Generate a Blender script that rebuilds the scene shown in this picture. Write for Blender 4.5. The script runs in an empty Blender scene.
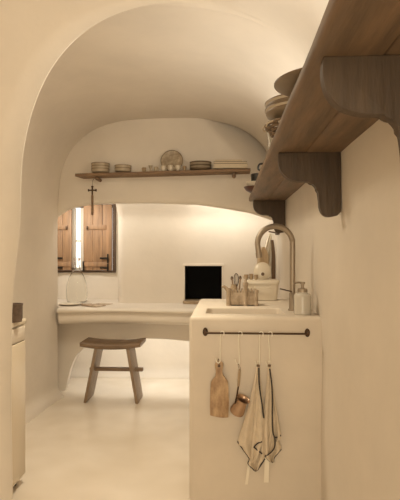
import bpy, bmesh, math, random
from mathutils import Vector, Matrix, noise
random.seed(7)
C = bpy.context.scene.collection
PI = math.pi

# ------------------------------------------------------------------ camera
EYE = 1.2; F = 500.0; YAW = math.atan(28 / 500)
cam_d = bpy.data.cameras.new('camera'); cam = bpy.data.objects.new('camera', cam_d); C.objects.link(cam)
cam.location = (0, 0, EYE); cam.rotation_euler = (PI / 2, 0, YAW)
cam_d.sensor_fit = 'HORIZONTAL'; cam_d.sensor_width = 36; cam_d.lens = 36 * F / 400
cam_d.clip_start = 0.02
bpy.context.scene.camera = cam

def at(px, py, Y):
    a, b = (px - 200) / F, (250 - py) / F
    dx = a * math.cos(YAW) - math.sin(YAW); dy = a * math.sin(YAW) + math.cos(YAW)
    k = Y / dy
    return Vector((dx * k, Y, EYE + b * k))

# ------------------------------------------------------------------ materials
def mat(name, col, rough=0.6, metal=0.0, var=0.0, vscale=3.0, bump=0.0, bscale=20.0, col2=None,
        stretch=(1, 1, 1), spec=0.5, trans=0.0, emit=None, alpha=1.0, coat=0.0, rvar=0.0, detail=5):
    m = bpy.data.materials.new(name); m.use_nodes = True
    nt = m.node_tree; n = nt.nodes; l = nt.links
    b = n['Principled BSDF']
    b.inputs['Base Color'].default_value = (*col, 1); b.inputs['Roughness'].default_value = rough
    b.inputs['Metallic'].default_value = metal; b.inputs['Specular IOR Level'].default_value = spec
    b.inputs['Transmission Weight'].default_value = trans; b.inputs['Alpha'].default_value = alpha
    b.inputs['Coat Weight'].default_value = coat
    if emit: b.inputs['Emission Color'].default_value = (*emit[0], 1); b.inputs['Emission Strength'].default_value = emit[1]
    if var or bump or col2 or rvar:
        tc = n.new('ShaderNodeTexCoord'); mp = n.new('ShaderNodeMapping'); mp.inputs['Scale'].default_value = stretch
        l.new(tc.outputs['Object'], mp.inputs['Vector'])
        if var or col2 or rvar:
            nz = n.new('ShaderNodeTexNoise'); nz.inputs['Scale'].default_value = vscale; nz.inputs['Detail'].default_value = detail
            nz.inputs['Roughness'].default_value = 0.6
            l.new(mp.outputs[0], nz.inputs['Vector'])
            if var or col2:
                cr = n.new('ShaderNodeValToRGB')
                c2 = col2 or tuple(c * (1 - var) for c in col)
                cr.color_ramp.elements[0].position = 0.2 if detail == 2 else 0.32; cr.color_ramp.elements[1].position = 0.8 if detail == 2 else 0.68
                cr.color_ramp.elements[0].color = (*c2, 1); cr.color_ramp.elements[1].color = (*col, 1)
                l.new(nz.outputs['Fac'], cr.inputs[0]); l.new(cr.outputs[0], b.inputs['Base Color'])
            if rvar:
                mr = n.new('ShaderNodeMapRange'); mr.inputs['From Min'].default_value = 0; mr.inputs['From Max'].default_value = 1
                mr.inputs['To Min'].default_value = rough - rvar; mr.inputs['To Max'].default_value = rough + rvar
                l.new(nz.outputs['Fac'], mr.inputs['Value']); l.new(mr.outputs[0], b.inputs['Roughness'])
        if bump:
            n2 = n.new('ShaderNodeTexNoise'); n2.inputs['Scale'].default_value = bscale; n2.inputs['Detail'].default_value = 4
            l.new(mp.outputs[0], n2.inputs['Vector'])
            bp = n.new('ShaderNodeBump'); bp.inputs['Strength'].default_value = bump; bp.inputs['Distance'].default_value = 0.01
            l.new(n2.outputs['Fac'], bp.inputs['Height']); l.new(bp.outputs[0], b.inputs['Normal'])
    return m

PL = (.80, .715, .61)
M = {}
M['plaster'] = mat('plaster', PL, .55, var=.09, vscale=2.2, bump=.35, bscale=7, spec=.3)
M['desk'] = mat('desk_plaster', (.82, .735, .63), .42, var=.07, vscale=3, bump=.25, bscale=8)
M['counter'] = mat('counter_plaster', (.74, .645, .53), .45, var=.08, vscale=4, bump=.25, bscale=10, spec=.4)
M['floor'] = mat('polished_cement', (.85, .765, .66), .22, col2=(.69, .59, .465), vscale=2.3, bump=.3, bscale=4, spec=.5, rvar=.05, detail=2)  # cloudy cement tones; their contrast also paints in soft floor reflections
M['shelf_wood'] = mat('old_shelf_wood', (.21, .13, .072), .6, col2=(.11, .07, .038), vscale=4, stretch=(6, .7, 6), bump=.4, bscale=9)
M['bracket_wood'] = mat('bracket_wood', (.095, .062, .036), .65, col2=(.06, .038, .022), vscale=5, stretch=(5, 3, .8), bump=.4, bscale=12)
M['back_wood'] = mat('weathered_wood', (.27, .165, .088), .65, col2=(.16, .095, .055), vscale=5, stretch=(.8, 6, 6), bump=.4, bscale=12)
M['shutter'] = mat('shutter_wood', (.42, .245, .13), .55, col2=(.25, .145, .078), vscale=4, stretch=(9, 3, 1), bump=.3, bscale=10)
M['dark_wood'] = mat('dark_window_wood', (.12, .07, .04), .6, var=.3, vscale=8)
M['stool'] = mat('stool_wood', (.24, .155, .09), .45, col2=(.13, .08, .045), vscale=5, stretch=(1, 5, 5), bump=.2, bscale=20)
M['stool_leg'] = mat('stool_leg_wood', (.32, .215, .125), .4, col2=(.20, .13, .075), vscale=5, stretch=(6, 6, 1), bump=.2, bscale=20)
M['iron'] = mat('black_iron', (.02, .016, .012), .5, metal=.6)
M['bronze'] = mat('aged_bronze', (.075, .042, .022), .45, metal=.6)
M['steel'] = mat('brushed_brass_steel', (.38, .31, .235), .45, metal=.7, var=.15, vscale=20)
M['soot'] = mat('soot', (.006, .005, .004), .9, var=.3, vscale=6)
M['ceramic'] = mat('stoneware', (.50, .40, .28), .45, var=.18, vscale=14)
M['ceramic_dark'] = mat('brown_stoneware', (.23, .165, .10), .4, var=.25, vscale=14)
M['rim'] = mat('brown_rim', (.17, .11, .06), .45)
M['white_ceramic'] = mat('white_ceramic', (.70, .61, .48), .3, var=.05, vscale=6)
M['patterned'] = mat('patterned_glaze', (.60, .49, .35), .35, col2=(.20, .14, .085), vscale=28, detail=2)
M['castle'] = mat('grey_brown_clay', (.50, .39, .28), .75, col2=(.30, .22, .145), vscale=25, bump=.8, bscale=45)
M['clay'] = mat('pale_clay', (.47, .35, .22), .7, col2=(.32, .22, .13), vscale=30, bump=.6, bscale=60)
M['olive'] = mat('olive_wood', (.62, .43, .25), .5, col2=(.30, .17, .085), vscale=16, stretch=(2.2, 2, 1), bump=.1)
M['copper'] = mat('copper', (.52, .35, .23), .32, metal=.75, var=.25, vscale=18)
M['tin'] = mat('tin_lining', (.55, .45, .33), .35, metal=.8)
M['linen'] = mat('linen', (.74, .62, .47), .9, var=.12, vscale=30, bump=.3, bscale=120, spec=.1)
M['hem'] = mat('dark_hem', (.055, .045, .038), .9)
M['wire'] = mat('white_wire', (.88, .82, .70), .3)
M['ribbon'] = mat('cream_ribbon', (.86, .78, .64), .8)
M['book'] = mat('book_paper', (.66, .55, .40), .8, var=.08, vscale=20)
M['cover_dark'] = mat('book_cover_dark', (.13, .085, .05), .6)
M['cover_pale'] = mat('book_cover_pale', (.62, .51, .37), .6)
M['print'] = mat('printed_page', (.66, .53, .39), .7, col2=(.30, .19, .12), vscale=22, detail=3)
M['black'] = mat('black_glaze', (.012, .010, .008), .35)
M['maroon'] = mat('maroon_glaze', (.085, .028, .016), .4)
M['appliance'] = mat('pale_enamel', (.74, .63, .48), .25, var=.04, vscale=3)
M['pot'] = mat('speckled_pot', (.20, .145, .11), .6, col2=(.09, .06, .045), vscale=45, detail=2)
M['white_paint'] = mat('white_paint', (.78, .70, .58), .5)
M['cloth'] = mat('tan_cloth', (.60, .45, .29), .9, var=.15, vscale=12)
M['strap'] = mat('brown_strap', (.15, .09, .05), .7)
M['basket'] = mat('dark_basket', (.20, .13, .075), .7, var=.4, vscale=40)
M['soap'] = mat('cloudy_liquid', (.85, .77, .66), .3)
def glass(name, tint, rough=.03, ior=1.45):
    m = bpy.data.materials.new(name); m.use_nodes = True; n = m.node_tree.nodes; l = m.node_tree.links
    b = n['Principled BSDF']; b.inputs['Base Color'].default_value = (*tint, 1); b.inputs['Roughness'].default_value = rough
    b.inputs['Transmission Weight'].default_value = 1; b.inputs['IOR'].default_value = ior
    return m
M['glass'] = glass('clear_glass', (.98, .98, .96), ior=1.2)
M['ribbed'] = mat('ribbed_milk_glass', (.80, .73, .62), .2, trans=.35)
M['pane'] = glass('window_glass', (.98, .98, .98), 0.0, 1.02)

# ------------------------------------------------------------------ mesh helpers
def obj(name, bm, m, parent=None, smooth=True, angle=40, mats=None):
    me = bpy.data.meshes.new(name); bmesh.ops.recalc_face_normals(bm, faces=bm.faces) if not getattr(bm, 'keepn', False) else None
    bm.to_mesh(me); bm.free()
    for k in (mats or [m]): me.materials.append(M[k] if isinstance(k, str) else k)
    if smooth:
        me.shade_smooth()
        try: me.set_sharp_from_angle(angle=math.radians(angle))
        except Exception: pass
    o = bpy.data.objects.new(name, me); C.objects.link(o)
    if parent is not None: o.parent = parent
    return o

def tag(o, label=None, cat=None, group=None, kind=None):
    if label: o['label'] = label
    if cat: o['category'] = cat
    if group: o['group'] = group
    if kind: o['kind'] = kind
    return o

def thing(name, label, cat, loc=(0, 0, 0), rz=0, group=None):
    o = bpy.data.objects.new(name, None); C.objects.link(o); o.empty_display_size = .05
    o.location = loc; o.rotation_euler = (0, 0, rz)
    return tag(o, label, cat, group)

def box(bm, lo, hi, bev=0.0, seg=2, M4=None):
    r = bmesh.ops.create_cube(bm, size=1)
    vs = r['verts']
    s = [hi[i] - lo[i] for i in range(3)]; c = [(hi[i] + lo[i]) / 2 for i in range(3)]
    for v in vs: v.co = Vector((v.co.x * s[0] + c[0], v.co.y * s[1] + c[1], v.co.z * s[2] + c[2]))
    if bev:
        es = list({e for v in vs for e in v.link_edges})
        r = bmesh.ops.bevel(bm, geom=es, offset=bev, segments=seg, profile=.5, affect='EDGES')
        vs = list({v for f in r['faces'] for v in f.verts} | {v for v in vs if v.is_valid})
    if M4 is not None:
        for v in vs: v.co = M4 @ v.co
    return bm

def lathe(bm, prof, n=32, M4=None, close=False):
    rings = []
    for r, z in prof:
        if r < 1e-6: rings.append([bm.verts.new((0, 0, z))])
        else: rings.append([bm.verts.new((r * math.cos(2 * PI * i / n), r * math.sin(2 * PI * i / n), z)) for i in range(n)])
    for a, b in zip(rings, rings[1:]):
        for i in range(n):
            j = (i + 1) % n
            if len(a) == 1 and len(b) == 1: continue
            if len(a) == 1: bm.faces.new((a[0], b[i], b[j]))
            elif len(b) == 1: bm.faces.new((a[i], a[j], b[0]))
            else: bm.faces.new((a[i], a[j], b[j], b[i]))
    if M4 is not None:
        for ring in rings:
            for v in ring: v.co = M4 @ v.co
    return bm

def tube(bm, pts, r, n=10, caps=True):
    pts = [Vector(p) for p in pts]; rings = []
    up = Vector((0, 0, 1)); prev = None
    for i, p in enumerate(pts):
        t = (pts[min(i + 1, len(pts) - 1)] - pts[max(i - 1, 0)]).normalized()
        if prev is None:
            a = t.cross(up)
            if a.length < .1: a = t.cross(Vector((1, 0, 0)))
        else: a = prev - t * prev.dot(t)
        a.normalize(); b = t.cross(a); prev = a
        rr = r[i] if isinstance(r, (list, tuple)) else r
        rings.append([bm.verts.new(p + a * rr * math.cos(2 * PI * k / n) + b * rr * math.sin(2 * PI * k / n)) for k in range(n)])
    for A, B in zip(rings, rings[1:]):
        for k in range(n): bm.faces.new((A[k], A[(k + 1) % n], B[(k + 1) % n], B[k]))
    if caps:
        bm.faces.new(rings[0][::-1]); bm.faces.new(rings[-1])
    return bm

def smooth_path(pts, n=8):
    pts = [Vector(p) for p in pts]; out = []
    for i in range(len(pts) - 1):
        p0 = pts[max(i - 1, 0)]; p1 = pts[i]; p2 = pts[i + 1]; p3 = pts[min(i + 2, len(pts) - 1)]
        for k in range(n):
            t = k / n
            out.append(.5 * ((2 * p1) + (p2 - p0) * t + (2 * p0 - 5 * p1 + 4 * p2 - p3) * t * t + (-p0 + 3 * p1 - 3 * p2 + p3) * t ** 3))
    out.append(pts[-1]); return out

def prism(bm, poly, depth_vec, bev=0.0):
    """extrude a closed polygon (list of 3-D points) along depth_vec"""
    a = [bm.verts.new(p) for p in poly]; dv = Vector(depth_vec)
    b = [bm.verts.new(Vector(p) + dv) for p in poly]
    f1 = bm.faces.new(a); f2 = bm.faces.new(b[::-1]); n = len(a)
    for i in range(n): bm.faces.new((a[i], b[i], b[(i + 1) % n], a[(i + 1) % n]))
    if bev:
        es = list(f1.edges) + list(f2.edges)
        bmesh.ops.bevel(bm, geom=es, offset=bev, segments=2, profile=.5, affect='EDGES')
    return bm

def grid_faces(bm, rows, closed=False):
    for A, B in zip(rows, rows[1:]):
        m = len(A)
        for i in range(m if closed else m - 1):
            j = (i + 1) % m
            bm.faces.new((A[i], A[j], B[j], B[i]))

def ss(a, b, x):
    if a == b: return 1.0 if x >= a else 0.0
    t = max(0, min(1, (x - a) / (b - a))); return t * t * (3 - 2 * t)
def lerp(a, b, t): return a + (b - a) * t
def nz(x, y, z, s=1.0): return noise.noise(Vector((x * s, y * s, z * s)))
def pw(tab, x):
    if x <= tab[0][0]: return tab[0][1]
    for (x0, y0), (x1, y1) in zip(tab, tab[1:]):
        if x <= x1: return lerp(y0, y1, (x - x0) / (x1 - x0))
    return tab[-1][1]
def BM(): return bmesh.new()

# ------------------------------------------------------------------ room shell
XR = .418                       # right wall plane
YA = 2.0                        # arch between the two rooms
YH = 4.0                        # front of the hearth breast
def arc(cx, al, ar, z0, b, n, t):
    c, s = math.cos(t), math.sin(t)
    x = cx - (al if c > 0 else ar) * math.copysign(abs(c) ** (2 / n), c)
    return x, z0 + b * abs(s) ** (2 / n)
xo = at(21, 190, YA).x; xo_low = at(11, 400, YA).x
x_pier = at(57.5, 260, YH).x
NW, NA, NR = 40, 72, 30
def section(y):
    """points from left foot over the vault to right foot"""
    # weight of: near room, arch opening, inner room
    w_near = 1 - ss(YA - .05, YA - .004, y)
    w_open = ss(YA - .05, YA - .004, y) * (1 - ss(YA + .006, YA + .034, y))
    P = []
    def left_x(z, y):
        xi = pw([(2.1, -1.42), (3.3, -1.45), (3.75, -1.425), (YH - .05, x_pier - .012), (YH, x_pier), (YH + .04, x_pier - .02), (YH + .12, -1.62), (4.8, -1.66)], y)
        xn = -1.75
        xop = lerp(xo_low, xo, ss(.9, 1.4, z))
        return xi, xop, xn
    for i in range(NW):
        u = i / NW; z = 1.40 * u ** 1.15 if i else -.03
        xi, xop, xn = left_x(z, y)
        if y < YH + .01: xi += .055 * (1 - ss(0, .11, z)) ** 1.5
        xx = lerp(lerp(xi, xop, w_open), xn, w_near)
        P.append((xx, z))
    for i in range(NA + 1):
        t = PI * i / NA
        zf = 1.40
        xi, xop, xn = left_x(1.4, y)
        cx = -.5
        I = arc(cx, cx - xi, XR - cx, zf, pw([(2.1, .80), (3.2, .86)], y), 3.1, t)
        if y > YH + .05: I = (I[0], I[1] + .15 * ss(YH, YH + .2, y))
        w = 1 - ss(1.15, 2.05, t)
        xo_ = xop + (I[0] - xi) * (XR - xop) / (XR - xi)
        uo = max(0, min(1, (-.135 - xo_) / (-.135 - xop)))
        zo = 1.40 + .80 * (1 - uo ** 2.45) ** (1 / 2.45)
        fx_ = (xo_ - cx) / (XR - cx) if xo_ > cx else 0
        zI = 1.40 + .80 * max(0, 1 - abs(fx_) ** 3.1) ** (1 / 3.1) if w_open else 9
        hh_ = .5 * (zI + zo - math.sqrt((zI - zo) ** 2 + .00002)) if w_open else 0
        O = (xo_, hh_ if t < PI - 1e-6 else 1.40)
        N = (I[0] - .30 * w, I[1] + .30 * w * ss(0, .9, t)); N = N if t > .9 else (lerp(xn, I[0] - .30, t / .9), N[1])
        Q = (lerp(I[0], O[0], w_open), lerp(I[1], O[1], w_open))
        Q = (lerp(Q[0], N[0], w_near), lerp(Q[1], N[1], w_near))
        P.append(Q)
    for i in range(1, NR + 1):
        z = 1.40 * (1 - i / NR)
        P.append((XR, z if i < NR else -.03))
    return P
ys = [-1.5, -1, -.5, 0, .4, .8, 1.2, 1.5, 1.7, 1.8, 1.86] + [1.90 + .008 * k for k in range(24)] + [2.10, 2.15] + [2.22 + .08 * k for k in range(20)] + \
     [3.80, 3.84, 3.88, 3.91, 3.94, 3.96, 3.98, 4.0, 4.015, 4.03, 4.05, 4.08, 4.12, 4.2, 4.4, 4.6, 4.8]
secs = [[(x + .008 * nz(x, y, z, 2.2), y, z + .006 * nz(y, z, x, 2.0)) for x, z in section(y)] for y in ys]
def shell(name, i0, i1):
    bm = BM(); rows = [[bm.verts.new(p) for p in s[i0:i1 + 1]] for s in secs]
    grid_faces(bm, rows); o = obj(name, bm, 'plaster', angle=180); tag(o, kind='structure'); return o
shell('wall_left', 0, NW)
shell('ceiling', NW, NW + NA)
shell('wall_right', NW + NA, NW + NA + NR)

bm = BM(); rows = []
for j in range(70):
    y = -1.6 + 6.5 * j / 69
    rows.append([bm.verts.new((-2.3 + 3.0 * i / 30, y, .006 * nz(-2.3 + 3.0 * i / 30, y, 0, 1.7) - .002)) for i in range(31)])
grid_faces(bm, rows); tag(obj('floor', bm, 'floor', angle=180), kind='structure')
bm = BM(); box(bm, (-2.3, -1.55, -.05), (.7, -1.45, 3.0)); tag(obj('wall_rear', bm, 'plaster'), kind='structure')

# hearth breast: front wall above the niche, with a rounded lip and a chamfered right shoulder
lipz_tab = []
for px, py in [(40, 226), (57, 217), (66, 210.5), (76, 207), (88, 205), (104, 203.5), (150, 203), (196, 204.5), (225, 208.5), (250, 213), (275, 221), (300, 228)]:
    p = at(px, py, YH); lipz_tab.append((p.x, p.z))
def lipz(x): return pw(lipz_tab, x)
A_ = at(206, 122, YH); B_ = at(249, 167, YH)
dxz = Vector((B_.x - A_.x, B_.z - A_.z)).normalized(); nrm = Vector((-dxz.y, dxz.x))   # pointing up-right
def hood_y(x, z):
    d = (x - A_.x) * nrm.x + (z - A_.z) * nrm.y
    k = (math.sqrt(d * d + .0004) + d) / 2
    return YH + min(k * .8, .35) + .012 * nz(x, z, 3, 2.5)
bm = BM(); rows = []
NX = 110
xs = [-1.47 + (XR + .03 + 1.47) * i / NX for i in range(NX + 1)]
ZT = 1.66
# soffit going forward, then lip, then face upward
prof = [(.70, ZT), (.55, ZT), (.40, ZT - .0), (.25, ZT - .005), (.14, ZT - .012), (.09, None), (.07, None), (.05, None)]
r_ = .032
for d, zz in [(.72, 0), (.5, 0), (.3, 0), (.16, 0), (.11, .15), (.085, .5)]:
    rows.append([bm.verts.new((x, YH + d, lerp(ZT + .02 * nz(x, d, 1, 3), lipz(x) + r_, zz))) for x in xs])
for k in range(8):
    a = PI * k / 7      # half circle from back to front
    rows.append([bm.verts.new((x, YH + r_ + r_ * math.cos(a), lipz(x) + r_ - r_ * math.sin(a))) for x in xs])
for k in range(1, 49):
    u = k / 48
    rows.append([bm.verts.new((x, lerp(YH, hood_y(x, lerp(lipz(x) + r_, 2.42, u)), ss(0, .12, u)), lerp(lipz(x) + r_, 2.42, u))) for x in xs])
grid_faces(bm, rows); tag(obj('wall_hearth', bm, 'plaster', angle=180), kind='structure')

# back wall of the niche with the oven hole; window bay to its left
YB = 4.32; YW = 4.64
xw = at(117, 260, YB).x
o0 = at(184.5, 265, YB); o1 = at(222, 303, YB)
ox0, ox1, oz1, oz0 = o0.x, o1.x, o0.z, .735
def xz_wall(name, xsb, zsb, yfun, hole=None, kind='structure', m='plaster'):
    bm = BM(); V = {}
    for i, x in enumerate(xsb):
        for j, z in enumerate(zsb): V[i, j] = bm.verts.new((x, yfun(x, z), z))
    for i in range(len(xsb) - 1):
        for j in range(len(zsb) - 1):
            cx, cz = (xsb[i] + xsb[i + 1]) / 2, (zsb[j] + zsb[j + 1]) / 2
            if hole and hole[0] < cx < hole[1] and hole[2] < cz < hole[3]: continue
            bm.faces.new((V[i, j], V[i + 1, j], V[i + 1, j + 1], V[i, j + 1]))
    for v in [v for v in bm.verts if not v.link_faces]: bm.verts.remove(v)
    return tag(obj(name, bm, m, angle=180), kind=kind)
def sub(a, b, n): return [a + (b - a) * k / n for k in range(n)]
def yb(x, z):
    # vertical apse: curls forward under the soffit; rounded turn into the window bay
    f = .16 * ss(1.40, 1.68, z) ** 2
    return YB - f + .008 * nz(x, z, 0, 3) + .05 * (1 - ss(xw, xw + .05, x)) ** 2
xsb = [xw] + sub(xw + .008, ox0, 22) + sub(ox0, ox1, 8) + sub(ox1, XR + .02, 14) + [XR + .02]
zsb = sub(.70, oz0, 2) + sub(oz0, oz1, 8) + sub(oz1, 1.30, 8) + sub(1.30, 1.7, 14) + [1.7]
xz_wall('wall_back', xsb, zsb, yb, (ox0, ox1, oz0, oz1))
# wall of the window bay (round the window opening)
wl = at(57.5, 250, YW).x - .06; wr = at(116, 250, YW).x; wb = at(90, 272.5, YW).z; wt = 1.63
xsw = sub(-1.9, wl, 4) + sub(wl, wr, 8) + sub(wr, xw + .12, 6) + [xw + .12]
zsw = sub(.70, wb, 6) + sub(wb, wt, 8) + [wt, 1.75]
xz_wall('wall_window', xsw, zsw, lambda x, z: YW + .004 * nz(x, z, 5, 4), (wl, wr, wb, wt))
# return between back wall and window bay
bm = BM(); rows = []
for k in range(9):
    y = YB + .05 + (YW + .03 - YB - .05) * k / 8
    rows.append([bm.verts.new((xw + (0 if k else .0), y, z)) for z in (.70, 1.0, 1.3, 1.7)])
grid_faces(bm, rows); tag(obj('wall_bay_side', bm, 'plaster'), kind='structure')
# knee space back wall, with coved foot
YK = 4.70
xsk = sub(-1.75, XR + .03, 40) + [XR + .03]
bm = BM(); rows = []
for z in [-.03, 0, .015, .03, .05, .08, .12, .2, .3, .4, .5, .6, .72]:
    rows.append([bm.verts.new((x, YK - .06 * (1 - ss(0, .10, z)) ** 2 + .01 * nz(x, z, 0, 2.5), z)) for x in xsk])
grid_faces(bm, rows); tag(obj('wall_knee_space', bm, 'plaster', angle=180), kind='structure')

# outside blocks so that no daylight leaks around the shell
bm = BM()
box(bm, (-2.4, -1.6, 2.75), (.8, 5.1, 2.85)); box(bm, (.55, -1.6, -.1), (.65, 5.1, 2.8)); box(bm, (-2.4, -1.6, -.1), (-2.3, 5.1, 2.8))
tag(obj('wall_outer', bm, 'plaster'), kind='structure')
bm = BM()
hx0, hx1, hz0, hz1 = wl, wr, wb, wt
box(bm, (-2.4, 4.85, -.1), (.65, 5.0, hz0 - .02)); box(bm, (-2.4, 4.85, hz1 + .02), (.65, 5.0, 2.8))
box(bm, (-2.4, 4.85, hz0 - .02), (hx0 - .1, 5.0, hz1 + .02)); box(bm, (hx1 + .02, 4.85, hz0 - .02), (.65, 5.0, hz1 + .02))
tag(obj('wall_outer', bm, 'plaster'), kind='structure')

# oven opening
t = thing('wall_oven', 'square black oven opening with a pale rounded ledge in the back wall', 'oven', ((ox0 + ox1) / 2, YB, oz0))
ow = (ox1 - ox0) / 2; oh = oz1 - oz0
bm = BM(); D = .42; e = .004
rows = []
for y in (0.0, .1, .2, .3, D):
    w = ow + e; rows.append([bm.verts.new(p) for p in [(-w, y, -e), (w, y, -e), (w, y, oh + e), (-w, y, oh + e)]])
grid_faces(bm, rows, True); bm.faces.new(rows[-1])
obj('oven_chamber', bm, 'soot', t, smooth=False)
bm = BM()   # thin plaster surround
for lo, hi in [((-ow - .008, -.008, -.0), (-ow + .002, .05, oh)), ((ow - .002, -.008, 0), (ow + .008, .05, oh)), ((-ow - .014, -.014, oh - .008), (ow + .014, .05, oh + .012))]:
    box(bm, lo, hi, .003)
obj('surround', bm, 'desk', t)
bm = BM(); poly = []
for k in range(17):
    a = PI * k / 16; poly.append((-(ow + .012) * math.cos(a), -.03 - .055 * math.sin(a) ** .7, .004))
poly += [(ow + .012, .16, .004), (-ow - .012, .16, .004)]
prism(bm, poly, (0, 0, .022), .005); obj('hearth_ledge', bm, 'clay', t)

# ------------------------------------------------------------------ window
win = bpy.data.objects.new('window_1', None); C.objects.link(win); tag(win, kind='structure')
win.location = ((wl + wr) / 2, YW, wb); hw = (wr - wl) / 2; hh = wt - wb
yo = 0.0
bm = BM()
for lo, hi in [((-hw, -.015, 0), (-hw + .03, .05, hh)), ((hw - .028, -.03, 0), (hw, .05, hh)), ((-hw, -.02, 0), (hw, .05, .02)), ((-hw, .0, hh - .03), (hw, .05, hh))]:
    box(bm, lo, hi, .003)
obj('window_frame', bm, 'dark_wood', win)
gx0 = at(73, 240, YW).x - win.location.x; gx1 = at(79, 240, YW).x - win.location.x; gx2 = at(84.5, 240, YW).x - win.location.x
zm = at(76, 241, YW + .06).z - wb
bm = BM()   # casement sash behind the shutters, white
for lo, hi in [((gx0 - .03, .06, .02), (gx0 + .004, .10, hh - .03)), ((gx1 - .002, .05, .02), (gx2 + .03, .10, hh - .03)), ((-hw, .07, zm - .009), (gx1 + .01, .095, zm + .009)),
               ((-hw + .03, .06, .02), (gx2 + .02, .10, .045))]:
    box(bm, lo, hi, .002)
obj('sash', bm, 'white_paint', win)
bm = BM(); box(bm, (-hw + .02, .080, .03), (hw - .02, .084, hh - .03)); obj('pane', bm, 'pane', win, smooth=False)
bm = BM()   # reveal sides to the outside
for lo, hi in [((-hw - .02, .05, -.02), (-hw, .36, hh + .02)), ((hw, .05, -.02), (hw + .02, .36, hh + .02)), ((-hw, .05, -.02), (hw, .36, 0)), ((-hw, .05, hh), (hw, .36, hh + .02))]:
    box(bm, lo, hi)
obj('reveal', bm, 'white_paint', win)
def shutter(x0, x1, label, hinge_side, ztop):
    t = thing('shutter', label, 'shutter', (x0, YW - .02, wb + .022), 0, 'wooden shutters of the window')
    w = x1 - x0; h = ztop
    bm = BM(); n = max(2, round(w / .085)); 
    for k in range(n):
        a, b = w * k / n + .0015, w * (k + 1) / n - .0015
        box(bm, (a, -.022, 0), (b, .0, h), .003)
    bo = obj('boards', bm, 'shutter', t)
    bm = BM()
    zc = at(90, 227.5, YW).z - wb - .022
    box(bm, (w * .12, -.034, zc - .022), (w * .80, -.020, zc + .022), .003)
    obj('batten', bm, 'shutter', t); bm = BM()
    box(bm, (.004, -.032, .035), (w - .004, -.020, .075), .003)
    obj('batten', bm, 'shutter', t)
    # latch
    bm = BM(); lx = w * .16 if hinge_side > 0 else w * .75
    box(bm, (lx - .008, -.044, zc - .022), (lx + .008, -.030, zc + .010), .003); obj('latch', bm, 'bronze', bo)
    for zz in (at(0, 258, YW).z, at(0, 267.5, YW).z):
        z = zz - wb - .022
        bm = BM(); hx = w - .035 if hinge_side > 0 else .015
        s = -1 if hinge_side > 0 else 1
        box(bm, (hx - .006, -.046, z - .045 if z > .06 else z - .03), (hx + .006, -.030, z + .04), .002)
        box(bm, (min(hx, hx + s * .075), -.043, z - .008), (max(hx, hx + s * .075), -.030, z + .008), .002)
        obj('hinge', bm, 'iron', bo)
    return t
shl0 = wl + .035
shutter(shl0, at(73, 240, YW).x, 'narrow left wooden window shutter beside the bright gap of daylight', -1, hh - .03)
sh = shutter(at(84.5, 240, YW).x, wr - .0285, 'wide right wooden window shutter with black iron hinges', 1, hh - .03)
bm = BM(); box(bm, (.0, -.046, -.01), (.012, -.02, .085), .002); obj('bolt', bm, 'iron', sh)

# ------------------------------------------------------------------ plaster desk
t = thing('plaster_desk', 'long built-in plaster desk with thick wavy edge under the arched niche', 'desk', (0, 3.92, 0))
def desk_front(x): return .012 * nz(x, 0, 4, 1.6) + .01 * math.sin(x * 5)
bm = BM(); rows = []
xd = [-1.66 + (XR - .005 + 1.66) * k / 60 for k in range(61)]
ztop = .738
sec = [(.74, ztop - .002), (.4, ztop), (.2, ztop), (.112, ztop), (.09, ztop), (.06, ztop - .001), (.025, ztop - .004), (.008, ztop - .012), (.0, ztop - .022), (.002, ztop - .033), (.014, ztop - .041), (.036, ztop - .046),
       (.045, ztop - .055), (.042, ztop - .075), (.04, ztop - .10), (.05, ztop - .122), (.075, ztop - .134), (.09, ztop - .138), (.125, ztop - .14), (.30, ztop - .142)]
for d, z in sec:
    row = []
    for x in xd:
        w = 1 if d < .15 else 0
        dd = d + desk_front(x) * w
        zz = z - (.003 * nz(x, d, 2, 3) if d > .1 else .006 * math.sin(x * 3.3 + 1) * (1 if z < ztop - .03 else 0))
        row.append(bm.verts.new((max(x, at(57, 308, 3.93).x + .0002 * (x + 1.66)) if dd < .105 else x, dd, zz)))
    rows.append(row)
grid_faces(bm, rows); obj('desk_top', bm, 'desk', t, angle=180)
# arched panel under the desk
bm = BM(); rows = []
arch = [(at(60, 396, 4.2).x, 0.0)]
edge = [at(66, 388, 4.2), at(68, 378, 4.2), at(71, 367, 4.2), at(76, 356, 4.2), at(82, 349.5, 4.2), at(90, 345, 4.2), at(100, 342.5, 4.2), at(118, 340, 4.2), at(140, 338.5, 4.2), at(165, 339, 4.2), at(188, 341, 4.2), at(230, 343, 4.2), at(280, 344, 4.2)]
ep = smooth_path([Vector((edge[0].x - .015, 4.2, -.02))] + [Vector((e_.x, 4.2, e_.z)) for e_ in edge], 6)
top = []
n = len(ep)
for i, p in enumerate(ep):
    # matching outer point: along left side then along the top
    u = i / (n - 1)
    if u < .35: q = Vector((-1.60, 4.2, lerp(-.02, .62, u / .35)))
    else: q = Vector((lerp(-1.60, XR, (u - .35) / .65), 4.2, .62))
    top.append(q)
R = .03
for k in range(5):   # underside lip, back to front
    a = PI * k / 4
    rows.append([bm.verts.new((p.x, .28 + R + R * math.cos(a), p.z + 0 + (.0 if k not in (1, 2, 3) else 0) - 0.0)) for p in ep])
for k in range(0, 5):
    rows.append([bm.verts.new((lerp(p.x, q.x, k / 4), .28 + (-.012 if k in (1, 2) else 0), lerp(p.z, q.z, k / 4))) for p, q in zip(ep, top)])
rows.insert(0, [bm.verts.new((lerp(p.x, q.x, .9), .28 + 2 * R, lerp(p.z, q.z, .9))) for p, q in zip(ep, top)])
bmesh.ops.remove_doubles(bm, verts=bm.verts, dist=.0001) if False else None
grid_faces(bm, rows); bmesh.ops.remove_doubles(bm, verts=bm.verts, dist=.0002)
obj('arched_apron', bm, 'desk', t, angle=60)

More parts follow.
